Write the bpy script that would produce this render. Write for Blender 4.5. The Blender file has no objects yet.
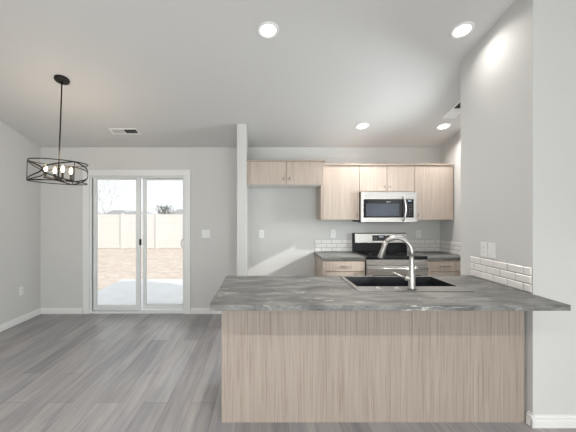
import bpy, math, random
from mathutils import Vector, Matrix
random.seed(7)
S = bpy.context.scene
COL = S.collection
R = math.radians
PI = math.pi

# ------------------------------------------------------------------ camera, sky, sun, added window fill lamps, exposure
cd = bpy.data.cameras.new('camera')
cam = bpy.data.objects.new('camera', cd); COL.objects.link(cam)
cam.location = (0, 0, 1.43); cam.rotation_euler = (R(90), 0, 0)
cd.sensor_width = 36; cd.lens = 20.0
cd.shift_x = 26/576; cd.shift_y = -1/576
cd.clip_start = .05; cd.clip_end = 500
S.camera = cam
S.view_settings.view_transform = 'Standard'
S.view_settings.look = 'None'
S.view_settings.exposure = 0.15
S.view_settings.gamma = 1.0
S.view_settings.use_curve_mapping = False

w = bpy.data.worlds.new('overcast_sky'); S.world = w; w.use_nodes = True
nt = w.node_tree
bg = nt.nodes['Background']
tc = nt.nodes.new('ShaderNodeTexCoord'); sep = nt.nodes.new('ShaderNodeSeparateXYZ')
rmp = nt.nodes.new('ShaderNodeValToRGB')
rmp.color_ramp.elements[0].position = .0; rmp.color_ramp.elements[0].color = (.87, .895, .925, 1)
rmp.color_ramp.elements[1].position = .35; rmp.color_ramp.elements[1].color = (.97, .985, 1.0, 1)
nt.links.new(tc.outputs['Generated'], sep.inputs[0]); nt.links.new(sep.outputs['Z'], rmp.inputs[0])
nt.links.new(rmp.outputs[0], bg.inputs[0]); bg.inputs[1].default_value = 1.16

sl = bpy.data.lights.new('hazy_sun', 'SUN'); sl.energy = 2.9; sl.angle = R(1.2); sl.color = (1, .97, .92)
so = bpy.data.objects.new('hazy_sun', sl); COL.objects.link(so)
so.rotation_euler = Vector((-2, 1, -1)).to_track_quat('-Z', 'Y').to_euler(); so.location = (8, -6, 7)

def daylight(name, loc, aim, sx, sz, power, col=(.93, .97, 1.0)):
    l = bpy.data.lights.new(name, 'AREA'); l.shape = 'RECTANGLE'; l.size = sx; l.size_y = sz
    l.energy = power; l.color = col
    o = bpy.data.objects.new(name, l); COL.objects.link(o); o.location = loc
    o.rotation_euler = Vector(aim).to_track_quat('-Z', 'Z').to_euler()
    return o
REAR = -2.0; RX = 4.2; LX = -3.21; BY = 4.638
daylight('window_daylight', (-1.6, REAR-.25, 1.35), (0, 1, 0), 2.2, 1.9, 74)  # fill lamps added outside the unseen rear openings to light the room
daylight('window_daylight', (1.6, REAR-.25, 1.35), (0, 1, 0), 2.2, 1.9, 74)
daylight('window_daylight', (2.587+.35, 3.4, 1.57), (-1, 0, 0), .7, .9, 58)  # fill lamp added outside the kitchen side opening to brighten the kitchen

# ------------------------------------------------------------------ materials
def mat(name, col, rough=.5, metal=0., spec=.5):
    m = bpy.data.materials.new(name); m.use_nodes = True
    b = m.node_tree.nodes['Principled BSDF']
    b.inputs['Base Color'].default_value = (*col, 1)
    b.inputs['Roughness'].default_value = rough
    b.inputs['Metallic'].default_value = metal
    b.inputs['Specular IOR Level'].default_value = spec
    return m
def nd(m, t, **k):
    n = m.node_tree.nodes.new(t)
    for a, v in k.items(): setattr(n, a, v)
    return n
def lk(m, a, b): m.node_tree.links.new(a, b)
def bs(m): return m.node_tree.nodes['Principled BSDF']
def pos(m, scale, rot=(0, 0, 0)):
    g = nd(m, 'ShaderNodeNewGeometry'); mp = nd(m, 'ShaderNodeMapping')
    mp.inputs['Scale'].default_value = scale; mp.inputs['Rotation'].default_value = rot
    lk(m, g.outputs['Position'], mp.inputs[0]); return mp.outputs[0]
def noise(m, vec, sc=1, det=4, dist=0):
    n = nd(m, 'ShaderNodeTexNoise'); n.inputs['Scale'].default_value = sc
    n.inputs['Detail'].default_value = det; n.inputs['Distortion'].default_value = dist
    lk(m, vec, n.inputs['Vector']); return n.outputs[0]
def ramp(m, fac, stops):
    r = nd(m, 'ShaderNodeValToRGB'); e = r.color_ramp.elements
    while len(e) < len(stops): e.new(.5)
    for i, (p, c) in enumerate(stops): e[i].position = p; e[i].color = (*c, 1)
    lk(m, fac, r.inputs[0]); return r.outputs[0]
def bump(m, h, st=.1, d=.002):
    b = nd(m, 'ShaderNodeBump'); b.inputs['Strength'].default_value = st; b.inputs['Distance'].default_value = d
    lk(m, h, b.inputs['Height']); lk(m, b.outputs[0], bs(m).inputs['Normal'])
def mul(m, a, b, f=1., mode='MULTIPLY'):
    x = nd(m, 'ShaderNodeMixRGB', blend_type=mode); x.inputs[0].default_value = f
    lk(m, a, x.inputs[1]); lk(m, b, x.inputs[2]); return x.outputs[0]

def paint(name, c):
    m = mat(name, c, .75, spec=.25)
    n = noise(m, pos(m, (1, 1, 1)), 60, 3)
    bump(m, n, .12, .002); return m
M_wall = paint('wall_paint', (.62, .615, .60))
M_ceil = paint('ceiling_paint', (.62, .615, .605))
M_trim = mat('white_trim_paint', (.78, .78, .77), .4)
M_vinyl = mat('white_vinyl', (.76, .78, .78), .35)
M_plate = mat('white_plastic', (.78, .78, .76), .35)
M_slot = mat('dark_slot', (.05, .05, .05), .6)

def wood(name, c1, c2, rough=.45):
    m = mat(name, c1, rough, spec=.3)
    a = noise(m, pos(m, (1, 1, .012)), 170, 4)
    b = noise(m, pos(m, (1, 1, .03)), 38, 4)
    ca = ramp(m, a, [(.38, c2), (.50, c1)])
    cb = ramp(m, b, [(.3, (.88, .87, .86)), (.7, (1.0, 1.0, 1.0))])
    lk(m, mul(m, ca, cb), bs(m).inputs['Base Color']); bump(m, a, .05, .001)
    return m
M_wood = wood('pale_wood_laminate', (.55, .465, .40), (.445, .37, .315))
M_woodH = mat('shaded_wood_edge', (.44, .35, .285), .5)  # crown wood darkened to carry the shade along its underside
M_island = wood('greige_wood_laminate', (.405, .345, .30), (.31, .252, .212))
M_under = mat('white_melamine', (.80, .79, .77), .5)

def stone():
    m = mat('grey_stone_laminate', (.2, .2, .2), .36, spec=.4)
    a = noise(m, pos(m, (1, 2.6, 2.6), (0, 0, R(-16))), 4.5, 10, .5)
    base = ramp(m, a, [(.34, (.09, .09, .087)), (.5, (.155, .153, .147)), (.66, (.25, .246, .235))])
    f = noise(m, pos(m, (1, 1.6, 1.6)), 45, 6)
    fine = ramp(m, f, [(.3, (.80, .80, .80)), (.7, (1.18, 1.18, 1.17))])
    col = mul(m, base, fine)
    for rot, sc, seed, lo in ((-20, 1.7, 0, .47), (27, 1.3, 7, .50)):
        b = noise(m, pos(m, (.8, 3.2, 3.2), (0, 0, R(rot))), sc, 4, .35)
        vein = ramp(m, b, [(.493, (0, 0, 0)), (.5, (1, 1, 1)), (.507, (0, 0, 0))])
        g = noise(m, pos(m, (1+seed*.1, 1, 1)), 3.4, 2)
        gate = ramp(m, g, [(lo, (0, 0, 0)), (lo+.14, (.75, .75, .75))])
        x = nd(m, 'ShaderNodeMixRGB'); lk(m, mul(m, vein, gate), x.inputs[0]); lk(m, col, x.inputs[1])
        x.inputs[2].default_value = (.62, .61, .58, 1); col = x.outputs[0]
    lk(m, col, bs(m).inputs['Base Color'])
    return m
M_stone = stone()

def floor_mat():
    m = mat('grey_wood_planks', (.2, .2, .2), .30, spec=.5)
    v = pos(m, (1, 1, 1), (0, 0, R(90)))
    br = nd(m, 'ShaderNodeTexBrick'); br.offset = .37; br.inputs['Scale'].default_value = 1
    br.inputs['Mortar Size'].default_value = .0016; br.inputs['Mortar Smooth'].default_value = .2
    br.inputs['Brick Width'].default_value = 1.22; br.inputs['Row Height'].default_value = .18
    br.inputs['Bias'].default_value = 0
    br.inputs['Color1'].default_value = (.265, .258, .262, 1); br.inputs['Color2'].default_value = (.365, .355, .355, 1)
    br.inputs['Mortar'].default_value = (.13, .12, .115, 1)
    lk(m, v, br.inputs['Vector'])
    a = noise(m, pos(m, (26, 1.6, 1)), 1, 7, .6)
    st = ramp(m, a, [(.28, (.78, .78, .81)), (.55, (1.0, 1.0, 1.0)), (.78, (1.17, 1.13, 1.10))])
    b = noise(m, pos(m, (4.5, .7, 1)), 1, 4, .3)
    st2 = ramp(m, b, [(.3, (.80, .82, .86)), (.7, (1.16, 1.12, 1.08))])
    lk(m, mul(m, mul(m, br.outputs['Color'], st), st2), bs(m).inputs['Base Color'])
    bump(m, a, .06, .002)
    rr = ramp(m, a, [(.3, (.42, .42, .42)), (.7, (.34, .34, .34))]); lk(m, rr, bs(m).inputs['Roughness'])
    return m
M_floor = floor_mat()

M_tile = mat('glazed_white_tile', (.76, .735, .71), .3)
M_grout = mat('grey_grout', (.22, .20, .18), .9)
def steel(name, c=(.66, .64, .61), r=.3, stretch=(2, 200, 200)):
    m = mat(name, c, r, 1.)
    a = noise(m, pos(m, stretch), 1, 3)
    lk(m, ramp(m, a, [(.3, (r*.8,)*3), (.7, (r*1.25,)*3)]), bs(m).inputs['Roughness']); return m
M_steel = steel('brushed_stainless_steel', (.57, .55, .53))
M_nickel = steel('brushed_nickel', (.52, .505, .485), .42, (60, 60, 60))
M_blackglass = mat('black_glass', (.008, .008, .01), .06)
M_black = mat('black_enamel', (.007, .007, .008), .35, spec=.25)
M_blackm = mat('matte_black_metal', (.010, .009, .008), .5, 0., .3)
M_sinkb = mat('black_composite', (.006, .007, .009), .3)
M_btn = mat('grey_button_print', (.35, .35, .36), .5)
def emit(name, c, s):
    m = bpy.data.materials.new(name); m.use_nodes = True; n = m.node_tree; n.nodes.remove(n.nodes['Principled BSDF'])
    e = n.nodes.new('ShaderNodeEmission'); e.inputs[0].default_value = (*c, 1); e.inputs[1].default_value = s
    n.links.new(e.outputs[0], n.nodes['Material Output'].inputs[0]); return m
M_lens = emit('lit_lens', (1, .97, .92), 4.0)
M_bulb = emit('lit_bulb', (1, .74, .46), 6.0)
M_disp = emit('lit_display', (.7, .85, 1), .6)
def glass():
    m = bpy.data.materials.new('clear_glass'); m.use_nodes = True; n = m.node_tree; n.nodes.remove(n.nodes['Principled BSDF'])
    t = n.nodes.new('ShaderNodeBsdfTransparent'); t.inputs[0].default_value = (.97, .985, .98, 1)
    g = n.nodes.new('ShaderNodeBsdfGlossy'); g.inputs['Roughness'].default_value = .01
    f = n.nodes.new('ShaderNodeFresnel'); f.inputs[0].default_value = 1.45; mx = n.nodes.new('ShaderNodeMixShader')
    n.links.new(f.outputs[0], mx.inputs[0]); n.links.new(t.outputs[0], mx.inputs[1]); n.links.new(g.outputs[0], mx.inputs[2])
    n.links.new(mx.outputs[0], n.nodes['Material Output'].inputs[0]); return m
M_glass = glass()
def ground(name, c1, c2, sc, rough=.95):
    m = mat(name, c1, rough, spec=.1)
    a = noise(m, pos(m, (1, 1, 1)), sc, 8, .4)
    lk(m, ramp(m, a, [(.35, c1), (.65, c2)]), bs(m).inputs['Base Color']); return m
M_dirt = ground('pale_dirt', (.56, .46, .40), (.68, .60, .54), 4.5)
M_conc = ground('pale_concrete', (.70, .71, .73), (.76, .765, .78), 3, .8)
M_fence = mat('white_vinyl_fence', (.74, .725, .70), .45)
M_hill = ground('hazy_hill', (.50, .51, .53), (.58, .58, .58), .2)  # distance haze is mixed into the base colours
M_bark = mat('haze_paled_bark', (.50, .50, .51), .9)  # bark lightened to stand in for glare and haze
M_leaf = mat('grey_green_twigs', (.20, .21, .20), .9)
M_roof = mat('grey_shingles', (.42, .43, .45), .9)
M_siding = mat('pale_siding', (.66, .66, .65), .8)

# ------------------------------------------------------------------ mesh helpers
class MB:
    def __init__(s): s.v = []; s.f = []; s.sm = []
    def add(s, vs, fs, smooth=False):
        o = len(s.v); s.v += [Vector(p) for p in vs]
        for f in fs: s.f.append(tuple(o+i for i in f)); s.sm.append(smooth)
        return s
    def box(s, x0, x1, y0, y1, z0, z1):
        vs = [(x0,y0,z0),(x1,y0,z0),(x1,y1,z0),(x0,y1,z0),(x0,y0,z1),(x1,y0,z1),(x1,y1,z1),(x0,y1,z1)]
        return s.add(vs, [(0,3,2,1),(4,5,6,7),(0,1,5,4),(1,2,6,5),(2,3,7,6),(3,0,4,7)])
    def prism(s, poly, axis, a, b):
        # poly: list of 2D points; axis 'x' -> (y,z), 'y' -> (x,z), 'z' -> (x,y)
        def p(q, t):
            return (t, q[0], q[1]) if axis == 'x' else (q[0], t, q[1]) if axis == 'y' else (q[0], q[1], t)
        n = len(poly); vs = [p(q, a) for q in poly]+[p(q, b) for q in poly]
        fs = [tuple(range(n))[::-1], tuple(range(n, 2*n))]+[(i, (i+1) % n, n+(i+1) % n, n+i) for i in range(n)]
        return s.add(vs, fs)
    def tube(s, pts, rad, n=12, caps=True, flat=None):
        pts = [Vector(p) for p in pts]; k = len(pts)
        rs = rad if isinstance(rad, (list, tuple)) else [rad]*k
        vs = []; up = None
        for i, p in enumerate(pts):
            d = (pts[min(i+1, k-1)]-pts[max(i-1, 0)]).normalized()
            if up is None: up = Vector((0, 0, 1)) if abs(d.z) < .9 else Vector((0, 1, 0))
            a = d.cross(up).normalized(); b = a.cross(d).normalized(); up = b
            for j in range(n):
                t = 2*PI*j/n; vs.append(p+(a*math.cos(t)+b*math.sin(t))*rs[i])
        fs = [(i*n+j, i*n+(j+1) % n, (i+1)*n+(j+1) % n, (i+1)*n+j) for i in range(k-1) for j in range(n)]
        s.add(vs, fs, True)
        if caps:
            s.add(vs[:n], [tuple(range(n))]); s.add(vs[-n:], [tuple(range(n))[::-1]])
        return s
    def lathe(s, c, prof, n=24, smooth=True):
        # prof: (r, z) pairs around vertical axis at c
        vs = []; c = Vector(c)
        for r, z in prof:
            for j in range(n):
                t = 2*PI*j/n; vs.append(c+Vector((r*math.cos(t), r*math.sin(t), z)))
        fs = [(i*n+j, i*n+(j+1) % n, (i+1)*n+(j+1) % n, (i+1)*n+j) for i in range(len(prof)-1) for j in range(n)]
        return s.add(vs, fs, smooth)
    def slab_hole(s, o, h, z0, z1):
        x0, x1, y0, y1 = o; a0, a1, b0, b1 = h
        O = [(x0,y0),(x1,y0),(x1,y1),(x0,y1)]; H = [(a0,b0),(a1,b0),(a1,b1),(a0,b1)]
        vs = [(*p, z1) for p in O]+[(*p, z1) for p in H]+[(*p, z0) for p in O]+[(*p, z0) for p in H]
        fs = []
        for i in range(4):
            j = (i+1) % 4
            fs += [(i, j, 4+j, 4+i), (8+i, 12+i, 12+j, 8+j), (i, 8+i, 8+j, j), (4+i, 4+j, 12+j, 12+i)]
        return s.add(vs, fs)
    def build(s, name, m, parent=None, origin=None, bevel=0, seg=2):
        me = bpy.data.meshes.new(name)
        if origin is None:
            if parent is not None: origin = W[parent.name]
            else:
                xs = [v.x for v in s.v]; ys = [v.y for v in s.v]; zs = [v.z for v in s.v]
                origin = ((min(xs)+max(xs))/2, (min(ys)+max(ys))/2, min(zs))
        og = Vector(origin)
        me.from_pydata([tuple(v-og) for v in s.v], [], s.f); me.update()
        me.polygons.foreach_set('use_smooth', s.sm)
        import bmesh as bm_
        b = bm_.new(); b.from_mesh(me)
        if any(s.sm): bm_.ops.remove_doubles(b, verts=b.verts, dist=1e-6)
        bm_.ops.recalc_face_normals(b, faces=b.faces); b.to_mesh(me); b.free()
        me.materials.append(m)
        o = bpy.data.objects.new(name, me); COL.objects.link(o)
        if parent is not None:
            o.parent = parent; o.location = og-Vector(W[parent.name])
        else: o.location = og
        W[o.name] = tuple(og)
        if bevel:
            md = o.modifiers.new('bevel', 'BEVEL'); md.width = bevel; md.segments = seg; md.limit_method = 'ANGLE'
        return o
W = {}
def box(*a): return MB().box(*a)
def thing(name, loc, label=None, cat=None, group=None, kind=None):
    o = bpy.data.objects.new(name, None); COL.objects.link(o); o.location = loc; o.empty_display_size = .1
    W[o.name] = tuple(loc); return tag(o, label, cat, group, kind)
def tag(o, label=None, cat=None, group=None, kind=None):
    if label: o['label'] = label
    if cat: o['category'] = cat
    if group: o['group'] = group
    if kind: o['kind'] = kind
    return o
def struct(o, label=None, cat=None): return tag(o, label, cat, None, 'structure')
def copy_tree(o, parent=None):
    c = o.copy(); COL.objects.link(c)
    if parent is not None: c.parent = parent
    for ch in list(o.children): copy_tree(ch, c)
    return c

F = 320.
def PX(px, D): return (px-262)/F*D
def PZ(py, D): return 1.43+(215-py)/F*D
def zc(y): return 3.529-.24*y if y >= .4 else 3.433+.24*(y-.4)

# ------------------------------------------------------------------ the room shell
CT = .2   # ceiling thickness
def wall_holes(mb, horiz, lo, hi, t0, t1, z0, z1, holes):
    us = sorted({lo, hi, *[h[0] for h in holes], *[h[1] for h in holes]})
    zs = sorted({z0, z1, *[h[2] for h in holes], *[h[3] for h in holes]})
    for i in range(len(us)-1):
        for j in range(len(zs)-1):
            u = (us[i]+us[i+1])/2; z = (zs[j]+zs[j+1])/2
            if any(h[0] < u < h[1] and h[2] < z < h[3] for h in holes): continue
            if horiz: mb.box(us[i], us[i+1], t0, t1, zs[j], zs[j+1])
            else: mb.box(t0, t1, us[i], us[i+1], zs[j], zs[j+1])
struct(box(LX-.15, RX+.15, REAR-.15, BY+.142, -.1, 0).build('floor', M_floor), 'grey wood-look plank floor', 'floor')
ce = MB().prism([(REAR-.15, zc(REAR-.15)), (.4, zc(.4)), (2.3, zc(2.3)), (2.3, zc(2.3)+CT), (.4, zc(.4)+CT), (REAR-.15, zc(REAR-.15)+CT)], 'x', LX-.15, RX+.15)
ce.prism([(2.3, zc(2.3)), (BY+.14, zc(BY+.14)), (BY+.14, zc(BY+.14)+CT), (2.3, zc(2.3)+CT)], 'x', LX-.15, 2.737)
struct(ce.build('ceiling', M_ceil), 'vaulted painted ceiling', 'ceiling')
DX0, DX1 = PX(89.2, BY), PX(184.4, BY); DZ1 = 1.99
mb = MB(); wall_holes(mb, True, LX, 2.737, BY, BY+.14, 0, zc(BY)-.004, [(DX0, DX1, 0, DZ1)])
struct(mb.build('wall_back', M_wall))
gable = [(REAR-.15, 0), (BY+.14, 0), (BY+.14, zc(BY+.14)), (.4, zc(.4)), (REAR-.15, zc(REAR-.15))]
struct(MB().prism(gable, 'x', LX-.15, LX).build('wall_left', M_wall))
struct(MB().prism([(REAR-.15, 0), (2.16, 0), (2.16, zc(2.16)), (.4, zc(.4)), (REAR-.15, zc(REAR-.15))], 'x', RX, RX+.15).build('wall_right', M_wall))
mb = MB(); rear_holes = [(-2.7, -.5, .4, 2.3), (.5, 2.7, .4, 2.3)]
wall_holes(mb, True, LX, RX, REAR-.15, REAR, 0, zc(REAR)-.04, rear_holes)
struct(mb.build('wall_rear', M_wall))
# wing wall beside the peninsula, and the kitchen wall behind it
WX = 1.828; WY0, WY1 = 2.16, 2.947; KX = 2.587
struct(MB().prism([(WY0, 0), (WY1, 0), (WY1, zc(WY1)), (WY0, zc(WY0))], 'x', WX, 2.737).prism([(WY0, 0), (2.3, 0), (2.3, zc(2.3)), (WY0, zc(WY0))], 'x', 2.737, RX+.15).build('wall_wing', M_wall))
mb = MB(); wall_holes(mb, False, WY1, BY, KX, KX+.15, 0, 2.40, [(3.02, 3.78, 1.1, 2.145)])
mb.prism([(WY1, 2.40), (BY, 2.40), (BY, zc(BY)), (WY1, zc(WY1))], 'x', KX, KX+.15)
struct(mb.build('wall_kitchen_side', M_wall))
# stub wall between dining corner and fridge alcove
SX0, SX1, SY = PX(237, 4.0), PX(246.2, 4.0), 4.0
struct(MB().prism([(SY, 0), (BY, 0), (BY, zc(BY)), (SY, zc(SY))], 'x', SX0, SX1).build('wall_stub', M_wall, bevel=.004))

# baseboards: profile with a stepped top
def baseboard(name, p, q, nrm, h=.085):
    p = Vector((*p, 0)); q = Vector((*q, 0)); n = Vector((*nrm, 0)); mb = MB()
    prof = [(0, 0), (.014, 0), (.014, h*.55), (.011, h*.60), (.011, h*.80), (.006, h*.86), (.006, h), (0, h)]
    vs = [pt+n*a+Vector((0, 0, b)) for pt in (p, q) for a, b in prof]; k = len(prof)
    mb.add(vs, [tuple(range(k)), tuple(range(k, 2*k))[::-1]]+[(i, (i+1) % k, k+(i+1) % k, k+i) for i in range(k)])
    return struct(mb.build(name, M_trim))
baseboard('baseboard_left', (LX, REAR), (LX, BY), (1, 0))
baseboard('baseboard_back', (LX+.014, BY), (PX(82.6, BY)-.001, BY), (0, -1))
baseboard('baseboard_back_middle', (PX(190.4, BY)+.002, BY), (SX0-.014, BY), (0, -1))
baseboard('baseboard_alcove', (SX1+.014, BY), (.758, BY), (0, -1))
baseboard('baseboard_stub', (SX0-.014, SY), (SX1+.014, SY), (0, -1))
baseboard('baseboard_stub_side', (SX0, SY), (SX0, BY), (-1, 0))
baseboard('baseboard_wing', (WX-.014, WY0), (RX, WY0), (0, -1))
baseboard('baseboard_wing_side', (WX, WY0-.014), (WX, WY0+.04), (-1, 0))
baseboard('baseboard_right', (RX, REAR), (RX, WY0-.014), (-1, 0))

# windows: unseen rear pair added to light the room; kitchen side one throws the sun patch
def window(name, horiz, u0, u1, z0, z1, t, mull):
    root = struct(thing(name, ((u0+u1)/2, t, z0) if horiz else (t, (u0+u1)/2, z0)))
    fr = MB(); gl = MB(); w_ = .045
    def b(mb, a0, a1, c0, c1, d):
        if horiz: mb.box(a0, a1, t-d, t+d, c0, c1)
        else: mb.box(t-d, t+d, a0, a1, c0, c1)
    b(fr, u0, u1, z0, z0+w_, .03); b(fr, u0, u1, z1-w_, z1, .03)
    b(fr, u0, u0+w_, z0+w_, z1-w_, .03); b(fr, u1-w_, u1, z0+w_, z1-w_, .03)
    for k in range(1, mull+1):
        c = u0+(u1-u0)*k/(mull+1); b(fr, c-.03, c+.03, z0+w_, z1-w_, .025)
    fr.build('window_frame', M_vinyl, root)
    b(gl, u0+w_, u1-w_, z0+w_, z1-w_, .003); gl.build('window_pane', M_glass, root)
for i, h in enumerate(rear_holes): window('window_%d' % (i+1), True, h[0], h[1], h[2], h[3], REAR-.07, 1)
window('window_3', False, 3.02, 3.78, 1.1, 2.145, KX+.09, 0)

# ------------------------------------------------------------------ patio door
d = struct(thing('door_1', ((DX0+DX1)/2, BY, 0)), 'white sliding glass patio door', 'door')
# casing on the room face
cx0, cx1, cz = PX(82.6, BY-.018), PX(190.4, BY-.018), 2.085; cw = .09
ca = MB(); ca.box(cx0, cx0+cw, BY-.018, BY, 0, cz-cw); ca.box(cx1-cw, cx1, BY-.018, BY, 0, cz-cw); ca.box(cx0, cx1, BY-.018, BY, cz-cw, cz)
ca.build('door_casing', M_trim, d, bevel=.003)
jf = MB(); a0, a1 = DX0, DX1; y0, y1 = BY+.001, BY+.13
jf.box(a0, a0+.035, y0, y1, .03, DZ1); jf.box(a1-.015, a1, y0, y1, .03, DZ1); jf.box(a0+.035, a1-.015, y0, y1, DZ1-.02, DZ1)
jf.box(a0, a1, y0, y1, 0, .03); jf.box(a0+.035, a1-.035, y0+.045, y0+.052, .03, .045)
jf.build('door_frame', M_vinyl, d, bevel=.002)
box(a0+.036, a0+.047, y0+.03, y0+.06, .045, DZ1-.03).build('weather_strip', mat('dark_gasket', (.08, .10, .11), .7), d)
def panel(name, x0, x1, y, sl, sr, extra=None):
    p = MB(); z0, z1 = .045, DZ1-.022; zt, zb = PZ(180, BY+.05), PZ(304.5, BY+.05); t = .018
    p.box(x0, x0+sl, y-t, y+t, z0, z1); p.box(x1-sr, x1, y-t, y+t, z0, z1)
    p.box(x0+sl, x1-sr, y-t, y+t, zt, z1); p.box(x0+sl, x1-sr, y-t, y+t, z0, zb)
    o = p.build(name, M_vinyl, d, bevel=.003)
    box(x0+sl, x1-sr, y-.004, y+.004, zb, zt).build('pane', M_glass, o)
    return o
yl = BY+.035; yr = BY+.088
mid = PX(140.9, yl)
pl = panel('sliding_panel', a0+.05, mid, yl, PX(97.2, yl)-(a0+.05), mid-PX(136.3, yl))
pr = panel('fixed_panel', PX(142.9, yr), a1-.016, yr, PX(146.4, yr)-PX(142.9, yr), (a1-.016)-PX(183, yr))
lx = PX(142.2, yl)
box(mid-.012, mid+.018, yl-.034, yl-.018, PZ(245, yl), PZ(239, yl)).build('latch', M_black, pl, bevel=.003)
hx = PX(182.6, yr-.04)
hz = PZ(243, yr)
MB().tube([(hx+.012, yr-.018, hz+.06), (hx, yr-.045, hz+.055), (hx-.018, yr-.05, hz+.03), (hx-.022, yr-.05, hz), (hx-.018, yr-.05, hz-.03), (hx, yr-.045, hz-.055), (hx+.012, yr-.018, hz-.06)], .0075, 8).build('pull_handle', M_nickel, pr)

# ------------------------------------------------------------------ outside: patio slab, yard, fence, skyline
GZ = -.35
struct(box(-60, 40, BY+.142, 140, GZ-.3, GZ).build('ground_yard', M_dirt), 'bare tan dirt yard', 'ground')
struct(box(-3.32, 1.5, BY+.142, 7.62, GZ+.001, -.10).build('trim_patio_slab', M_conc, bevel=.01), 'pale concrete patio slab', 'patio')
FY = 17.0
ft = PZ(214.6, FY); px0 = PX(122.3, FY); sp = PX(157.1, FY)-px0
fn = thing('vinyl_fence', (px0, FY, GZ), 'long white vinyl privacy fence across the back of the dirt yard', 'fence')
for k in range(-6, 10):
    x = px0+k*sp
    if k > 6: continue
    p = box(x-.065, x+.065, FY-.065, FY+.065, GZ, ft+.03).build('post', M_fence, fn, bevel=.005)
    b = x+.07; e = x+sp-.07
    MB().prism([(x-.08, ft+.03), (x+.08, ft+.03), (x+.05, ft+.06), (x-.05, ft+.06)], 'y', FY-.08, FY+.08).build('post_cap', M_fence, p)
    if k < 6:
        q = MB(); n = 11; wd = (e-b)/n
        for i in range(n): q.box(b+i*wd+.004, b+(i+1)*wd-.004, FY-.02, FY+.02, GZ+.06, ft-.02)
        q.box(b, e, FY-.015, FY+.015, GZ+.06, ft-.02)
        q.build('picket_panel', M_fence, fn)
        box(b, e, FY-.03, FY+.03, ft-.12, ft+.01).build('top_rail', M_fence, fn, bevel=.005)
        box(b, e, FY-.03, FY+.03, ft-.42, ft-.36).build('middle_rail', M_fence, fn, bevel=.005)
        box(b, e, FY-.03, FY+.03, GZ+.02, GZ+.12).build('bottom_rail', M_fence, fn, bevel=.005)
# distant low hill
hp = [(-85, GZ)]
for i in range(41):
    x = -85+i*3.2; hp.append((x, 1.2+1.3*math.sin(i*.37)*.5+random.uniform(-.15, .35)+1.1))
hp.append((43, GZ))
struct(MB().prism(hp, 'y', 112, 118).build('hill', M_hill), 'hazy low ridge on the horizon', 'hill')
def house(x, y, wd, h, rh, label):
    t = thing('house', (x, y, GZ), label, 'house')
    box(x-wd/2, x+wd/2, y, y+7, GZ, h).build('wall', M_siding, t)
    MB().prism([(x-wd/2-.4, h), (x+wd/2+.4, h), (x+wd*.18, h+rh), (x-wd*.18, h+rh)], 'y', y-.4, y+7.4).build('roof', M_roof, t)
house(PX(118, 70), 70, 5.5, 1.6, .9, 'low grey-roofed house beyond the fence, seen through the left glass panel')
house(PX(133, 62), 62, 3.2, 1.5, .6, 'small low grey-roofed outbuilding beyond the fence, beside the door\'s centre stile')
house(PX(181, 66), 66, 3.4, 1.7, .9, 'grey-roofed house beyond the fence, at the right edge of the right glass panel')
# bare tree
def bare_tree(x, y, h, label):
    t = thing('bare_tree', (x, y, GZ), label, 'tree'); mb = MB()
    def br(p, dv, L, r, dep):
        q = p+dv*L; mb.tube([p, (p+q)/2+Vector((random.uniform(-.03, .03)*L, 0, 0)), q], [r, r*.85, r*.65], 5, False)
        if dep == 0: return
        for k in range(3 if dep > 2 else 2):
            a = random.uniform(-.75, .75); b = random.uniform(-.6, .6)
            nd_ = (dv+Vector((a, b, .35))).normalized(); br(p+dv*L*random.uniform(.6, 1), nd_, L*random.uniform(.6, .8), r*.6, dep-1)
    br(Vector((x, y, GZ)), Vector((.03, 0, 1)), h*.30, .05, 5)
    mb.build('branches', M_bark, t)
bare_tree(PX(104.5, 28), 28, 7.4, 'leafless tree, colour paled for haze, rising behind the fence at the left of the patio door')
def twig_tree(x, y, r, zc_, label):
    t = thing('shrubby_tree', (x, y, GZ), label, 'tree'); mb = MB()
    for i in range(420):
        v = Vector((random.gauss(0, 1), random.gauss(0, .7), random.gauss(0, .55)))
        if v.length > 2: continue
        c = Vector((x, y, zc_))+v*r*.5
        dv = Vector((random.uniform(-1, 1), random.uniform(-1, 1), random.uniform(-.2, 1))).normalized()*.22
        n = dv.cross(Vector((random.random(), random.random(), random.random()))).normalized()*.05
        mb.add([c-n, c+n, c+dv], [(0, 1, 2)])
    mb.build('foliage', M_leaf, t)
    MB().tube([(x, y, GZ), (x+.05, y, zc_)], [.12, .06], 8).build('trunk', M_bark, t)
twig_tree(PX(164.5, 34), 34, 1.0, PZ(211, 34), 'small dark bushy tree above the fence, seen through the right glass panel')

# ------------------------------------------------------------------ cabinetry
def knob(x, y, z, parent, mtl=None):       # small vertical T knob; y = door face
    MB().tube([(x, y, z), (x, y-.022, z)], .004, 8).tube([(x, y-.024, z-.021), (x, y-.024, z+.021)], .0055, 8).build('knob', mtl or M_pull, parent)
M_pull = steel('shaded_nickel', (.30, .285, .27), .4, (60, 60, 60))  # nickel darkened to stand in for shade on the pulls
def bar_pull(x0, x1, y, z, parent):
    m_ = MB().tube([(x0, y-.026, z), (x1, y-.026, z)], .0055, 10)
    for xx in (x0+.015, x1-.015): m_.tube([(xx, y, z), (xx, y-.026, z)], .0045, 8)
    m_.build('handle', M_pull, parent)
G = .0028
def door_(name, x0, x1, yf, z0, z1, parent, th=.019, m=None):
    return box(x0+G, x1-G, yf, yf+th, z0+G, z1-G).build(name, m or M_wood, parent, bevel=.0015)

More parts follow.
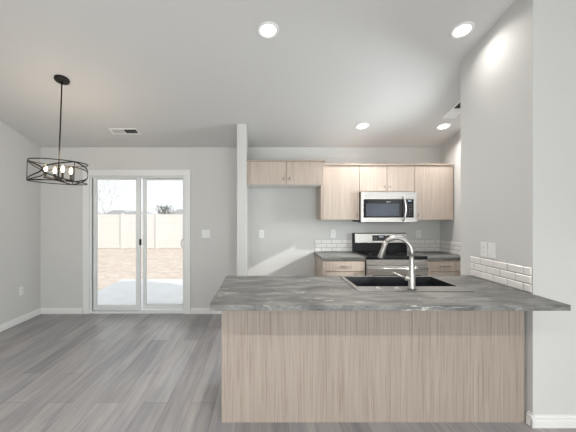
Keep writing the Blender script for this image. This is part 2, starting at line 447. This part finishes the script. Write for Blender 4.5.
YU = F/74.5   # front of wall cabinets (door faces)
def wall_cab(x0, x1, z0, z1, yf, doors, label, crown=(0, 0), fill=None, knobs=()):
    t = thing('wall_cabinet', ((x0+x1)/2, BY, z0), label, 'cabinet')
    box(x0, x1, yf+.020, BY-.001, z0, z1).build('carcass', M_wood, t, bevel=.001)
    box(x0+.004, x1-.004, yf+.022, BY-.003, z0-.003, z0).build('underside', M_under, t)
    box(x0-crown[0], x1+crown[1], yf-.016, BY-.001, z1, z1+.015).build('top_trim', M_woodH, t, bevel=.002)
    for a, b in (fill or []): box(a, b, yf+.002, yf+.020, z0, z1).build('filler_strip', M_wood, t)
    for (a, b), (kx, kz) in zip(doors, knobs):
        dd = door_('door', a, b, yf, z0, z1, t); knob(kx, yf, kz, dd)
    return t
zb, zt = 1.365, 2.10
XL = .7905; XR1, XR2 = 1.308, 2.050
wall_cab(XL, XR1, zb, zt, YU, [(XL+.025, XR1)], 'tall wall cabinet left of the microwave with a single pale wood door',
         crown=(0, 0), fill=[(XL, XL+.025)], knobs=[(XR1-.035, zb+.065)])
zm = 1.742
wall_cab(XR1, XR2, zm, zt, YU, [(XR1, (XR1+XR2)/2), ((XR1+XR2)/2, XR2)], 'short two-door pale wood cabinet directly above the microwave',
         knobs=[((XR1+XR2)/2-.035, zm+.07), ((XR1+XR2)/2+.035, zm+.07)])
wall_cab(XR2, 2.565, zb, zt, YU, [(XR2, 2.525)], 'tall wall cabinet in the corner right of the microwave with a single door',
         fill=[(2.525, 2.565)], knobs=[(XR2+.04, zb+.065)])
YF = F/77.4
wall_cab(SX1+.001, .789, 1.824, 2.125, YF, [(-.155, .314), (.314, .785)], 'deep two-door cabinet over the empty fridge alcove',
         crown=(0, .026), fill=[(SX1+.001, -.159)], knobs=[(.314-.042, 1.90), (.314+.042, 1.90)])

# base cabinets on the back wall
YB = 4.02
def base_cab(x0, x1, dx0, dx1, label, pull, fill):
    t = thing('base_cabinet', ((x0+x1)/2, BY, 0), label, 'cabinet')
    box(x0, x1, YB+.02, BY-.016 if x0 < 1 else BY-.001, .10, .862).build('carcass', M_wood, t)
    box(x0+.01, x1, YB+.08, BY-.016, 0, .10).build('toe_kick', M_black, t)
    for a, b in fill: box(a, b, YB+.001, YB+.02, .10, .862).build('filler_strip', M_wood, t)
    dr = door_('drawer', dx0, dx1, YB, .72, .852, t); bar_pull(pull-.065, pull+.065, YB, .79, dr)
    dd = door_('door', dx0, dx1, YB, .105, .716, t); bar_pull((dx0+dx1)/2-.065, (dx0+dx1)/2+.065, YB, .64, dd)
base_cab(.765, 1.300, .79, 1.297, 'base cabinet left of the range with one drawer, beside the fridge alcove', PX(346.5, 4.0), [(.765, .79)])
base_cab(2.066, 2.585, 2.078, 2.50, 'base cabinet in the corner right of the range with one drawer', PX(445, 4.0), [(2.066, 2.078), (2.50, 2.585)])
CZ = .90
tag(box(.75, 1.302, 4.003, BY-.001, CZ-.038, CZ).build('countertop', M_stone, bevel=.003), 'short grey stone-look countertop left of the range', 'countertop')
tag(box(2.064, 2.586, 4.003, BY-.001, CZ-.038, CZ).build('countertop', M_stone, bevel=.003), 'short grey stone-look countertop right of the range in the corner', 'countertop')

# ------------------------------------------------------------------ tile backsplashes (three staggered courses)
def splash(name, fixed, axis, sgn, u0, u1, z0, joint, label, pitch=.150, rh=.0575):
    # tiles stand off 'fixed' plane toward sgn
    t = thing(name, ((u0+u1)/2, fixed, z0) if axis == 'y' else (fixed, (u0+u1)/2, z0), label, 'backsplash')
    mb = MB(); g = .0032
    for r_ in range(3):
        a = joint+(pitch/2 if r_ == 1 else 0); 
        k = math.floor((u0-a)/pitch)
        while a+k*pitch < u1:
            s0, s1 = max(u0, a+k*pitch)+g*.5, min(u1, a+(k+1)*pitch)-g*.5; k += 1
            if s1-s0 < .008: continue
            q0, q1 = z0+r_*rh+g*.5, z0+(r_+1)*rh-g*.5
            # bevelled tile: back face full, front face inset
            ins = .006; th0, th1 = .003, .008
            def P(u, dd, z): return (u, fixed+sgn*dd, z) if axis == 'y' else (fixed+sgn*dd, u, z)
            vs = [P(s0,0,q0),P(s1,0,q0),P(s1,0,q1),P(s0,0,q1),P(s0,th0,q0),P(s1,th0,q0),P(s1,th0,q1),P(s0,th0,q1),
                  P(s0+ins,th1,q0+ins),P(s1-ins,th1,q0+ins),P(s1-ins,th1,q1-ins),P(s0+ins,th1,q1-ins)]
            fs = [(0,3,2,1)]
            for i in range(4):
                j = (i+1) % 4; fs += [(i,j,4+j,4+i),(4+i,4+j,8+j,8+i)]
            fs.append((8,9,10,11)); mb.add(vs, fs)
    mb.build('tiles', M_tile, t)
    if axis == 'y': g_ = box(u0, u1, min(fixed, fixed+sgn*.0025), max(fixed, fixed+sgn*.0025), z0, z0+3*rh)
    else: g_ = box(min(fixed, fixed+sgn*.0025), max(fixed, fixed+sgn*.0025), u0, u1, z0, z0+3*rh)
    g_.build('grout', M_grout, t)
    return t
splash('tile_backsplash', BY-.0005, 'y', -1, .765, 2.577, CZ+.001, .857, 'white subway tile strip on the back wall running behind the range')
splash('tile_backsplash', KX-.0005, 'x', -1, 4.0, 4.628, CZ+.001, 4.07, 'white subway tile strip on the kitchen side wall in the far corner')
splash('tile_backsplash', WX-.0005, 'x', -1, WY0+.003, 2.80, CZ+.001, 2.378, 'near white subway tile strip on the wing wall above the peninsula', pitch=.147)

# ------------------------------------------------------------------ range
M_mark = mat('dark_grey_print', (.06, .06, .065), .3)
rg = thing('range', (1.683, 4.32, 0), 'stainless steel and black electric range between the base cabinets', 'stove')
r0, r1 = 1.3035, 2.0625
box(r0+.004, r1-.004, 4.03, BY-.02, .03, .875).build('body', M_black, rg)
box(r0, r1, 3.985, BY-.02, .876, .918).build('cooktop', M_blackglass, rg, bevel=.005)
for (x, y, r_) in ((1.50, 4.17, .10), (1.87, 4.17, .085), (1.50, 4.42, .075), (1.87, 4.42, .095)):
    MB().lathe((x, y, .9182), [(r_, 0), (r_, .0006), (r_-.003, .0006), (r_-.003, 0)], 32).build('burner_mark', M_mark, rg)
bgd = MB().prism([(BY-.09, .918), (BY-.014, .918), (BY-.014, 1.172), (BY-.05, 1.172), (BY-.062, 1.16)], 'x', r0, r1).build('backguard', M_black, rg, bevel=.003)
MB().prism([(BY-.084, 1.035), (BY-.07, 1.035), (BY-.06, 1.164), (BY-.070, 1.164)], 'x', r0+.022, r1-.004).build('control_panel', M_steel, bgd, bevel=.003)
dp = MB().prism([(BY-.083, 1.062), (BY-.078, 1.062), (BY-.070, 1.14), (BY-.0745, 1.14)], 'x', PX(372.5, 4.555), PX(389.5, 4.555)).build('display', M_blackglass, bgd)
MB().prism([(BY-.0795, 1.112), (BY-.076, 1.112), (BY-.075, 1.124), (BY-.078, 1.124)], 'x', PX(379, 4.57), PX(383, 4.57)).build('clock_digits', M_disp, dp)
for i in range(3):
    for s_ in (373.5, 375.5, 385.5, 387.5):
        x = PX(s_, 4.57); z = 1.068+i*.02; yy = BY-.083+(z-1.062)/.078*.0085
        box(x, x+.010, yy-.001, yy+.001, z, z+.006).build('touch_button', M_btn, dp)
# front: rail, door with handle, drawer
box(r0+.002, r1-.002, 4.0, 4.029, .80, .874).build('front_rail', M_steel, rg, bevel=.003)
od = box(r0+.002, r1-.002, 3.995, 4.03, .26, .795).build('oven_door', M_steel, rg, bevel=.003)
box(r0+.08, r1-.08, 3.991, 3.996, .34, .68).build('oven_window', M_blackglass, od, bevel=.002)
h_ = MB().tube([(r0+.01, 3.945, .765), (r1-.01, 3.945, .765)], .013, 12)
for xx in (r0+.04, r1-.04): h_.tube([(xx, 3.995, .765), (xx, 3.945, .765)], .009, 8)
h_.build('door_handle', M_steel, od)
box(r0+.002, r1-.002, 3.998, 4.03, .07, .255).build('warming_drawer', M_steel, rg, bevel=.003)
for xx in (r0+.04, r1-.04):
    for yy in (4.07, 4.55): MB().lathe((xx, yy, 0), [(0, 0), (.015, 0), (.015, .03), (0, .03)], 12).build('foot', M_black, rg)

# ------------------------------------------------------------------ microwave
mx0, mx1, my = 1.309, 2.040, 4.225
mw = thing('microwave', (1.684, 4.43, 1.33), 'stainless steel over-the-range microwave with black glass door under the short cabinet', 'microwave')
box(mx0, mx1, my+.035, BY-.002, 1.335, 1.736).build('body', M_black, mw)
box(mx0+.06, mx1-.06, my+.05, 4.55, 1.327, 1.335).build('vent_grille', M_black, mw)
def MX(px): return PX(px, my)
def MZ(py): return PZ(py, my)
fp = MB(); gx0, gx1 = MX(363.2), MX(413.8); gz0, gz1 = MZ(217.6), MZ(199.2)
split = MX(405)
md = MB()
md.box(mx0, gx0, my, my+.035, 1.335, 1.736); md.box(gx0, split, my, my+.035, gz1, 1.736); md.box(gx0, split, my, my+.035, 1.335, gz0)
dr = md.build('door', M_steel, mw, bevel=.002)
pane_ = box(gx0, split, my+.002, my+.034, gz0, gz1).build('door_glass', M_blackglass, dr, bevel=.001)
box(MX(366), MX(399.5), my+.0005, my+.002, MZ(216), MZ(203.6)).build('view_window', mat('reflection_tint_window', (.05, .058, .075), .15), pane_)  # grey-blue colour stands in for the reflection on the door glass
box(MX(386.5), MX(390.5), my+.0005, my+.002, MZ(202.2), MZ(201.6)).build('maker_mark', M_btn, pane_)
cp_ = MB(); cp_.box(split+.001, mx1, my, my+.035, gz1, 1.736); cp_.box(split+.001, mx1, my, my+.035, 1.335, gz0); cp_.box(gx1, mx1, my, my+.035, gz0, gz1)
cpo = cp_.build('control_panel', M_steel, mw, bevel=.002)
kpad = box(split+.001, gx1, my+.002, my+.034, gz0, gz1).build('keypad', M_blackglass, cpo)
box(MX(408.2), MX(411.4), my+.0005, my+.002, MZ(201.6), MZ(200.3)).build('display', M_disp, kpad)
kb = MB()
for i in range(6):
    for j in range(3):
        x = MX(407.3+j*2.0); z = MZ(204.5+i*2.1); kb.box(x, x+.012, my+.0005, my+.002, z-.006, z+.004)
kb.build('buttons', mat('dim_button_print', (.12, .12, .13), .5), kpad)
hx = MX(403.3)
pts = [(hx-.006, my, MZ(196.8)), (hx-.004, my-.03, MZ(198.2))]+[(hx+.012*math.sin(PI*t), my-.035-.012*math.sin(PI*t), MZ(198.2+(219-198.2)*t)) for t in [i/8 for i in range(9)]]+[(hx-.006, my, MZ(220.4))]
MB().tube(pts, .0105, 10).build('handle', M_steel, dr)

# ------------------------------------------------------------------ peninsula
p0, p1, q0, q1 = -.311, WX-.011, F/170., 2.795
hole = (.692, 1.448, 2.356, 2.741)
ct = thing('peninsula_countertop', (.75, 2.3, CZ), 'large grey veined stone-look countertop of the peninsula', 'countertop')
MB().slab_hole((p0, p1, q0, q1), hole, CZ-.034, CZ).build('slab', M_stone, ct, bevel=.001)
YP = 2.205
pe = thing('peninsula_cabinet', (.76, 2.5, 0), 'long peninsula base with greige wood-grain back panel under the large countertop', 'cabinet')
box(-.279, 1.809, YP, YP+.018, .0, .865).build('back_panel', M_island, pe, bevel=.001)
sm_ = MB().box(-.279, -.261, YP+.019, 2.76, 0, .865); sm_.build('side_panel', M_island, pe)
bo = MB().box(-.26, .64, YP+.019, 2.74, .10, .862).box(1.50, 1.80, YP+.019, 2.74, .10, .862).box(.641, 1.499, YP+.019, 2.74, .10, .55)
bo.build('carcass', M_wood, pe)
box(-.26, 1.80, YP+.05, 2.68, 0, .099).build('toe_kick', M_black, pe)
box(1.8095, 1.8265, YP+.07, YP+.09, .0, .865).build('filler_strip', M_island, pe)
xs = [-.26, .2, .66, 1.08, 1.5, 1.80]
for a, b in zip(xs, xs[1:]):
    dd = box(a+G, b-G, 2.741, 2.76, .105, .70).build('door', M_wood, pe, bevel=.0015)
    MB().tube([((a+b)/2-.06, 2.786, .64), ((a+b)/2+.06, 2.786, .64)], .0055, 8).tube([((a+b)/2-.045, 2.76, .64), ((a+b)/2-.045, 2.786, .64)], .0045, 8).tube([((a+b)/2+.045, 2.76, .64), ((a+b)/2+.045, 2.786, .64)], .0045, 8).build('handle', M_nickel, dd)
    if not (.6 < a < 1.45): 
        dw = box(a+G, b-G, 2.741, 2.76, .703, .855).build('drawer', M_wood, pe, bevel=.0015)
    else: box(a+G, b-G, 2.741, 2.76, .703, .855).build('false_front', M_wood, pe, bevel=.0015)

# sink
sk = thing('sink', (1.08, 2.5, CZ), 'black undivided sink with grey metal rim set into the peninsula countertop', 'sink')
M_rim = steel('satin_rim', (.27, .265, .26), .38, (60, 60, 60))
MB().slab_hole((.667, 1.460, 2.207, 2.774), (.700, 1.440, 2.364, 2.733), CZ, CZ+.004).build('rim', M_rim, sk, bevel=.0015)
bw = MB(); a0, a1, b0, b1 = .700, 1.440, 2.364, 2.733; zz = .70; i_ = .02
vs = [(a0,b0,CZ+.003),(a1,b0,CZ+.003),(a1,b1,CZ+.003),(a0,b1,CZ+.003),(a0+i_,b0+i_,zz),(a1-i_,b0+i_,zz),(a1-i_,b1-i_,zz),(a0+i_,b1-i_,zz)]
o_ = .003
vs += [(a0-o_,b0-o_,CZ-.001),(a1+o_,b0-o_,CZ-.001),(a1+o_,b1+o_,CZ-.001),(a0-o_,b1+o_,CZ-.001),(a0+i_-.01,b0+i_-.01,zz-.01),(a1-i_+.01,b0+i_-.01,zz-.01),(a1-i_+.01,b1-i_+.01,zz-.01),(a0+i_-.01,b1-i_+.01,zz-.01)]
fs = [(4,5,6,7),(15,14,13,12)]
for i in range(4):
    j = (i+1) % 4; fs += [(i,j,4+j,4+i)[::-1],(8+i,8+j,12+j,12+i),(i,j,8+j,8+i)]
bw.add(vs, fs).build('bowl', M_sinkb, sk)
MB().lathe((1.08, 2.55, zz), [(0, .004), (.03, .004), (.042, .006), (.045, .0005), (0, .0005)], 24).build('drain', M_nickel, sk)
for xx in (PX(378, 2.29), PX(397, 2.29)):
    MB().lathe((xx, 2.29, CZ+.004), [(0, .006), (.012, .006), (.02, .003), (.021, 0)], 24).build('hole_cap', M_nickel, sk)

# faucet
fx, fy = PX(411.8, 2.29), 2.29; fz = CZ+.0045
fa = thing('faucet', (fx, fy, fz), 'tall arched brushed nickel kitchen faucet with side lever at the sink', 'faucet')
MB().lathe((fx, fy, fz), [(0, 0), (.029, 0), (.029, .006), (.0235, .014), (.023, .10), (.0215, .115), (.016, .20), (.0145, .24), (0, .24)], 28).build('body', M_nickel, fa)
hd = Vector((-.185, .125, 0)); Lh = hd.length; u = hd.normalized()
z1_ = fz+.24; ztop = 1.276-.014; rad = Lh*.46
arc = [Vector((fx, fy, z1_-.01)), Vector((fx, fy, z1_+.02))]
rz = ztop-(z1_+.02)
for i in range(1, 15):
    t = PI*i/14*.76
    arc.append(Vector((fx, fy, z1_+.02))+u*(rad*(1-math.cos(t)))+Vector((0, 0, rz*math.sin(t))))
end = arc[-1]; dirn = (arc[-1]-arc[-2]).normalized()
MB().tube(arc, .0152, 16).build('spout', M_nickel, fa)
tip = Vector((PX(380.3, 2.42), 2.42, PZ(258, 2.42)))
dv = (tip-end)
MB().tube([end-dv*.02, end+dv*.2, end+dv*.55, end+dv*.93, tip], [.016, .0165, .0185, .022, .0205], 18).build('spray_head', M_nickel, fa)
hb = MB().tube([(fx, fy, fz+.070), (fx-.045, fy+.01, fz+.070)], [.017, .015], 16)
hbo = hb.build('lever_hub', M_nickel, fa)
MB().tube([(fx-.04, fy+.01, fz+.072), (fx-.075, fy+.02, fz+.088), (fx-.125, fy+.035, fz+.108)], [.009, .008, .006], 12).build('lever', M_nickel, hbo)

# ------------------------------------------------------------------ outlets and switches
def plate(name, cx, cy, cz_, nrm, wd, ht, kind, label, cat, gangs=1, group=None):
    # built on a wall whose normal is nrm ('-y','-x','+x')
    root = thing(name, (cx, cy, cz_), label, cat, group)
    def B(u0, u1, d0, d1, z0, z1):
        if nrm == '-y': return (cx+u0, cx+u1, cy-d1, cy-d0, cz_+z0, cz_+z1)
        if nrm == '-x': return (cx-d1, cx-d0, cy+u0, cy+u1, cz_+z0, cz_+z1)
        return (cx+d0, cx+d1, cy+u0, cy+u1, cz_+z0, cz_+z1)
    box(*B(-wd/2, wd/2, 0, .006, -ht/2, ht/2)).build('cover_plate', M_plate, root, bevel=.002)
    for g in range(gangs):
        c = (g-(gangs-1)/2)*.046
        if kind == 'switch':
            box(*B(c-.017, c+.017, .006, .008, -.034, .034)).build('rocker', M_trim, root, bevel=.0008)
        else:
            for s_ in (-.02, .02):
                rc = box(*B(c-.017, c+.017, .006, .0075, s_-.014, s_+.014)).build('receptacle', M_trim, root, bevel=.0006)
                m_ = MB()
                for e in (-.007, .005): m_.box(*B(c+e, c+e+.002, .0074, .0078, s_-.005, s_+.006))
                m_.build('slots', M_slot, rc)
yb = BY-.0005
plate('outlet', PX(261.5, BY), yb, 1.155, '-y', .072, .118, 'outlet', 'white duplex outlet in the empty fridge alcove', 'outlet')
plate('outlet', PX(333, BY), yb, 1.158, '-y', .072, .118, 'outlet', 'white outlet above the tile strip left of the range', 'outlet')
plate('outlet', PX(418.5, BY), yb, 1.152, '-y', .072, .118, 'outlet', 'white outlet above the tile strip right of the range', 'outlet')
plate('light_switch', PX(206, BY), yb, 1.157, '-y', .118, .118, 'switch', 'white double light switch on the wall beside the patio door', 'switch', gangs=2)
plate('outlet', LX+.0005, 4.26, .417, '+x', .072, .118, 'outlet', 'low white outlet on the left wall of the dining corner', 'outlet')
plate('outlet', WX-.0005, 2.628, 1.146, '-x', .080, .122, 'outlet', 'farther white wall plate of the pair above the wing wall tiles', 'outlet')
plate('light_switch', WX-.0005, 2.542, 1.146, '-x', .080, .122, 'switch', 'nearer white wall plate of the pair above the wing wall tiles', 'switch')

# ------------------------------------------------------------------ ceiling fixtures (built flat at origin, tilted to the slope)
TILT = -math.atan(.24)
def downlight(x, y, label, power):
    t = thing('recessed_light', (0, 0, 0), label, 'ceiling light', 'recessed ceiling lights'); 
    MB().lathe((0, 0, 0), [(.088, 0), (.088, -.004), (.080, -.009), (.066, -.007), (.062, -.003), (.062, 0)], 40).build('trim_ring', M_trim, t)
    MB().lathe((0, 0, 0), [(0, -.0045), (.062, -.0045), (.062, -.001), (0, -.001)], 32).build('lens', M_lens, t)
    l = bpy.data.lights.new('lamp_light', 'AREA'); l.shape = 'DISK'; l.size = .12; l.energy = power; l.color = (1, .965, .92); l.spread = R(150)
    lo = bpy.data.objects.new('lamp_light', l); COL.objects.link(lo); lo.parent = t; lo.location = (0, 0, -.012)
    t.location = (x, y, zc(y)-.001); t.rotation_euler = (TILT, 0, 0)
    return t
downlight(.049, 2.566, 'round lit recessed ceiling light near the top centre, directly over the peninsula', 12)
downlight(1.604, 2.566, 'round lit recessed ceiling light near the top right, beside the tall wing wall', 2.2)
for x_, lb in ((-1.5, 'left'), (.05, 'middle'), (1.6, 'right')):
    downlight(x_, -.85, 'unseen, added round lit recessed ceiling light behind the camera, %s of the rear row' % lb, 78)  # unseen rear row, read from the overhang shadow, added to light the room
downlight(1.266, 4.05, 'small lit recessed ceiling light above the wall cabinets left of the microwave', 11)
downlight(2.30, 4.055, 'small lit recessed ceiling light in the far right kitchen corner beside the ceiling vent', 7)

def vent(x, y, wx, wy, along, label):
    t = thing('ceiling_vent', (0, 0, 0), label, 'vent')
    MB().slab_hole((-wx/2, wx/2, -wy/2, wy/2), (-wx/2+.022, wx/2-.022, -wy/2+.022, wy/2-.022), -.008, 0).build('frame', M_trim, t, bevel=.002)
    ax, ay = wx/2-.022, wy/2-.022
    box(-ax, ax, -ay, ay, -.0012, -.0004).build('duct_shade', M_slot, t)  # dark sheet stands in for the shade inside the duct
    L = ax if along == 'x' else ay; Wd = ay if along == 'x' else ax
    for s_ in (-1, 1):
        mb = MB(); n = 9
        for i in range(n):
            c = s_*(.006+(i+.5)*(L-.008)/n); w_ = (L-.008)/n
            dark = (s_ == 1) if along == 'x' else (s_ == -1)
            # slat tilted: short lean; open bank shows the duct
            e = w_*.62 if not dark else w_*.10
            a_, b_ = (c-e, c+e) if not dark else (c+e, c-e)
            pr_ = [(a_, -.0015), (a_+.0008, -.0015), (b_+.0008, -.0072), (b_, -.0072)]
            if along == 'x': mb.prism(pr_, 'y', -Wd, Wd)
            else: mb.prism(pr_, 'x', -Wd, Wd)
        mb.build('louvers', M_trim if not dark else mat('shaded_louver', (.10, .095, .09), .6), t)  # open bank coloured dark for the shade between its slats
    b_ = MB()
    if along == 'x': b_.box(-.004, .004, -ay, ay, -.0075, -.001)
    else: b_.box(-ax, ax, -.004, .004, -.0075, -.001)
    b_.build('centre_bar', M_trim, t)
    t.location = (x, y, zc(y)-.0005); t.rotation_euler = (TILT, 0, 0)
vent(PX(124.7, 4.18), 4.18, .37, .15, 'x', 'white ceiling vent above the patio door')
vent(2.245, 3.66, .16, .40, 'y', 'white ceiling vent partly hidden by the tall wing wall')

# ------------------------------------------------------------------ pendant chandelier
cx, cy = -1.972, 3.156; zt_ = zc(cy); ccx = cx
pd = thing('pendant_light', (ccx, cy, zt_), 'black drum cage chandelier with four lit candle bulbs hanging in the dining corner', 'chandelier')
cn = MB().lathe((0, 0, 0), [(0, -.026), (.062, -.024), (.068, -.018), (.068, 0), (0, 0)], 32)
cno = cn.build('canopy', M_blackm, pd, origin=(0, 0, 0)); cno.location = (0, 0, -.001); cno.rotation_euler = (TILT, 0, 0)
DT, DB, DR = 1.944, 1.752, .252
pd.rotation_euler = (0, R(2.1), 0)   # hangs very slightly out of plumb
MB().tube([(ccx, cy, zt_-.02), (cx, cy, 1.80)], .0065, 12).build('rod', M_blackm, pd)
def band(path, hw, th=.0022):
    # strip with radial thickness following points (angle, z) on the drum, half height hw in z/tangent plane
    mb = MB(); vs = []
    P3 = [Vector((cx+DR*math.cos(a), cy+DR*math.sin(a), z)) for a, z in path]
    for i, (a, z) in enumerate(path):
        dv = (P3[min(i+1, len(P3)-1)]-P3[max(i-1, 0)]).normalized(); n = Vector((math.cos(a), math.sin(a), 0))
        s = dv.cross(n).normalized()
        vs += [P3[i]+s*hw+n*th, P3[i]-s*hw+n*th, P3[i]-s*hw-n*th, P3[i]+s*hw-n*th]
    fs = [(0, 1, 2, 3), tuple(len(vs)-4+k for k in (3, 2, 1, 0))]
    for i in range(len(path)-1):
        for k in range(4): fs.append((i*4+k, i*4+(k+1) % 4, (i+1)*4+(k+1) % 4, (i+1)*4+k))
    return mb.add(vs, fs)
for z in (DT, DB):
    mb = band([(2*PI*i/64, z) for i in range(65)], .0045)
    mb.build('ring', M_blackm, pd)
phi0 = R(212)
for k in range(3):
    a = phi0+k*2*PI/3
    MB().tube([(cx+DR*math.cos(a), cy+DR*math.sin(a), DB), (cx+DR*math.cos(a), cy+DR*math.sin(a), DT)], .004, 8).build('upright', M_blackm, pd)
    for s_ in (-1, 1):
        path = []
        for i in range(25):
            t = i/24; path.append((a+s_*R(60)*math.sin(PI*t), DB+(DT-DB)*t))
        band(path, .006).build('cage_band', M_blackm, pd)
for k in range(3):
    a = phi0+k*2*PI/3
    MB().tube([(cx, cy, DB+.022), (cx+DR*math.cos(a), cy+DR*math.sin(a), DB)], .003, 8).build('spoke', M_blackm, pd)
MB().lathe((cx, cy, 1.765), [(0, 0), (.012, 0), (.028, .012), (.028, .03), (.012, .042), (0, .042)], 20).build('hub', M_blackm, pd)
for k, (dx, dy) in enumerate(((-.071, -.084), (.084, -.071), (.071, .084), (-.084, .071))):
    bx_, by_ = cx+dx, cy+dy
    MB().tube([(cx, cy, 1.785), (cx+dx*.5, cy+dy*.5, 1.772), (bx_, by_, 1.785)], .0045, 8).build('arm', M_blackm, pd)
    cdl = MB().lathe((bx_, by_, 1.782), [(0, 0), (.018, 0), (.018, .006), (.0105, .010), (.0105, .062), (0, .062)], 16).build('candle_sleeve', M_blackm, pd)
    MB().lathe((bx_, by_, 1.844), [(0, 0), (.009, .002), (.0155, .018), (.0165, .030), (.012, .048), (.005, .064), (0, .068)], 16).build('bulb', M_bulb, cdl)
    l = bpy.data.lights.new('bulb_light', 'POINT'); l.energy = 2.2; l.color = (1, .80, .6); l.shadow_soft_size = .02
    lo = bpy.data.objects.new('bulb_light', l); COL.objects.link(lo); lo.parent = pd; lo.location = Vector((bx_, by_, 1.935))-Vector(W[pd.name])
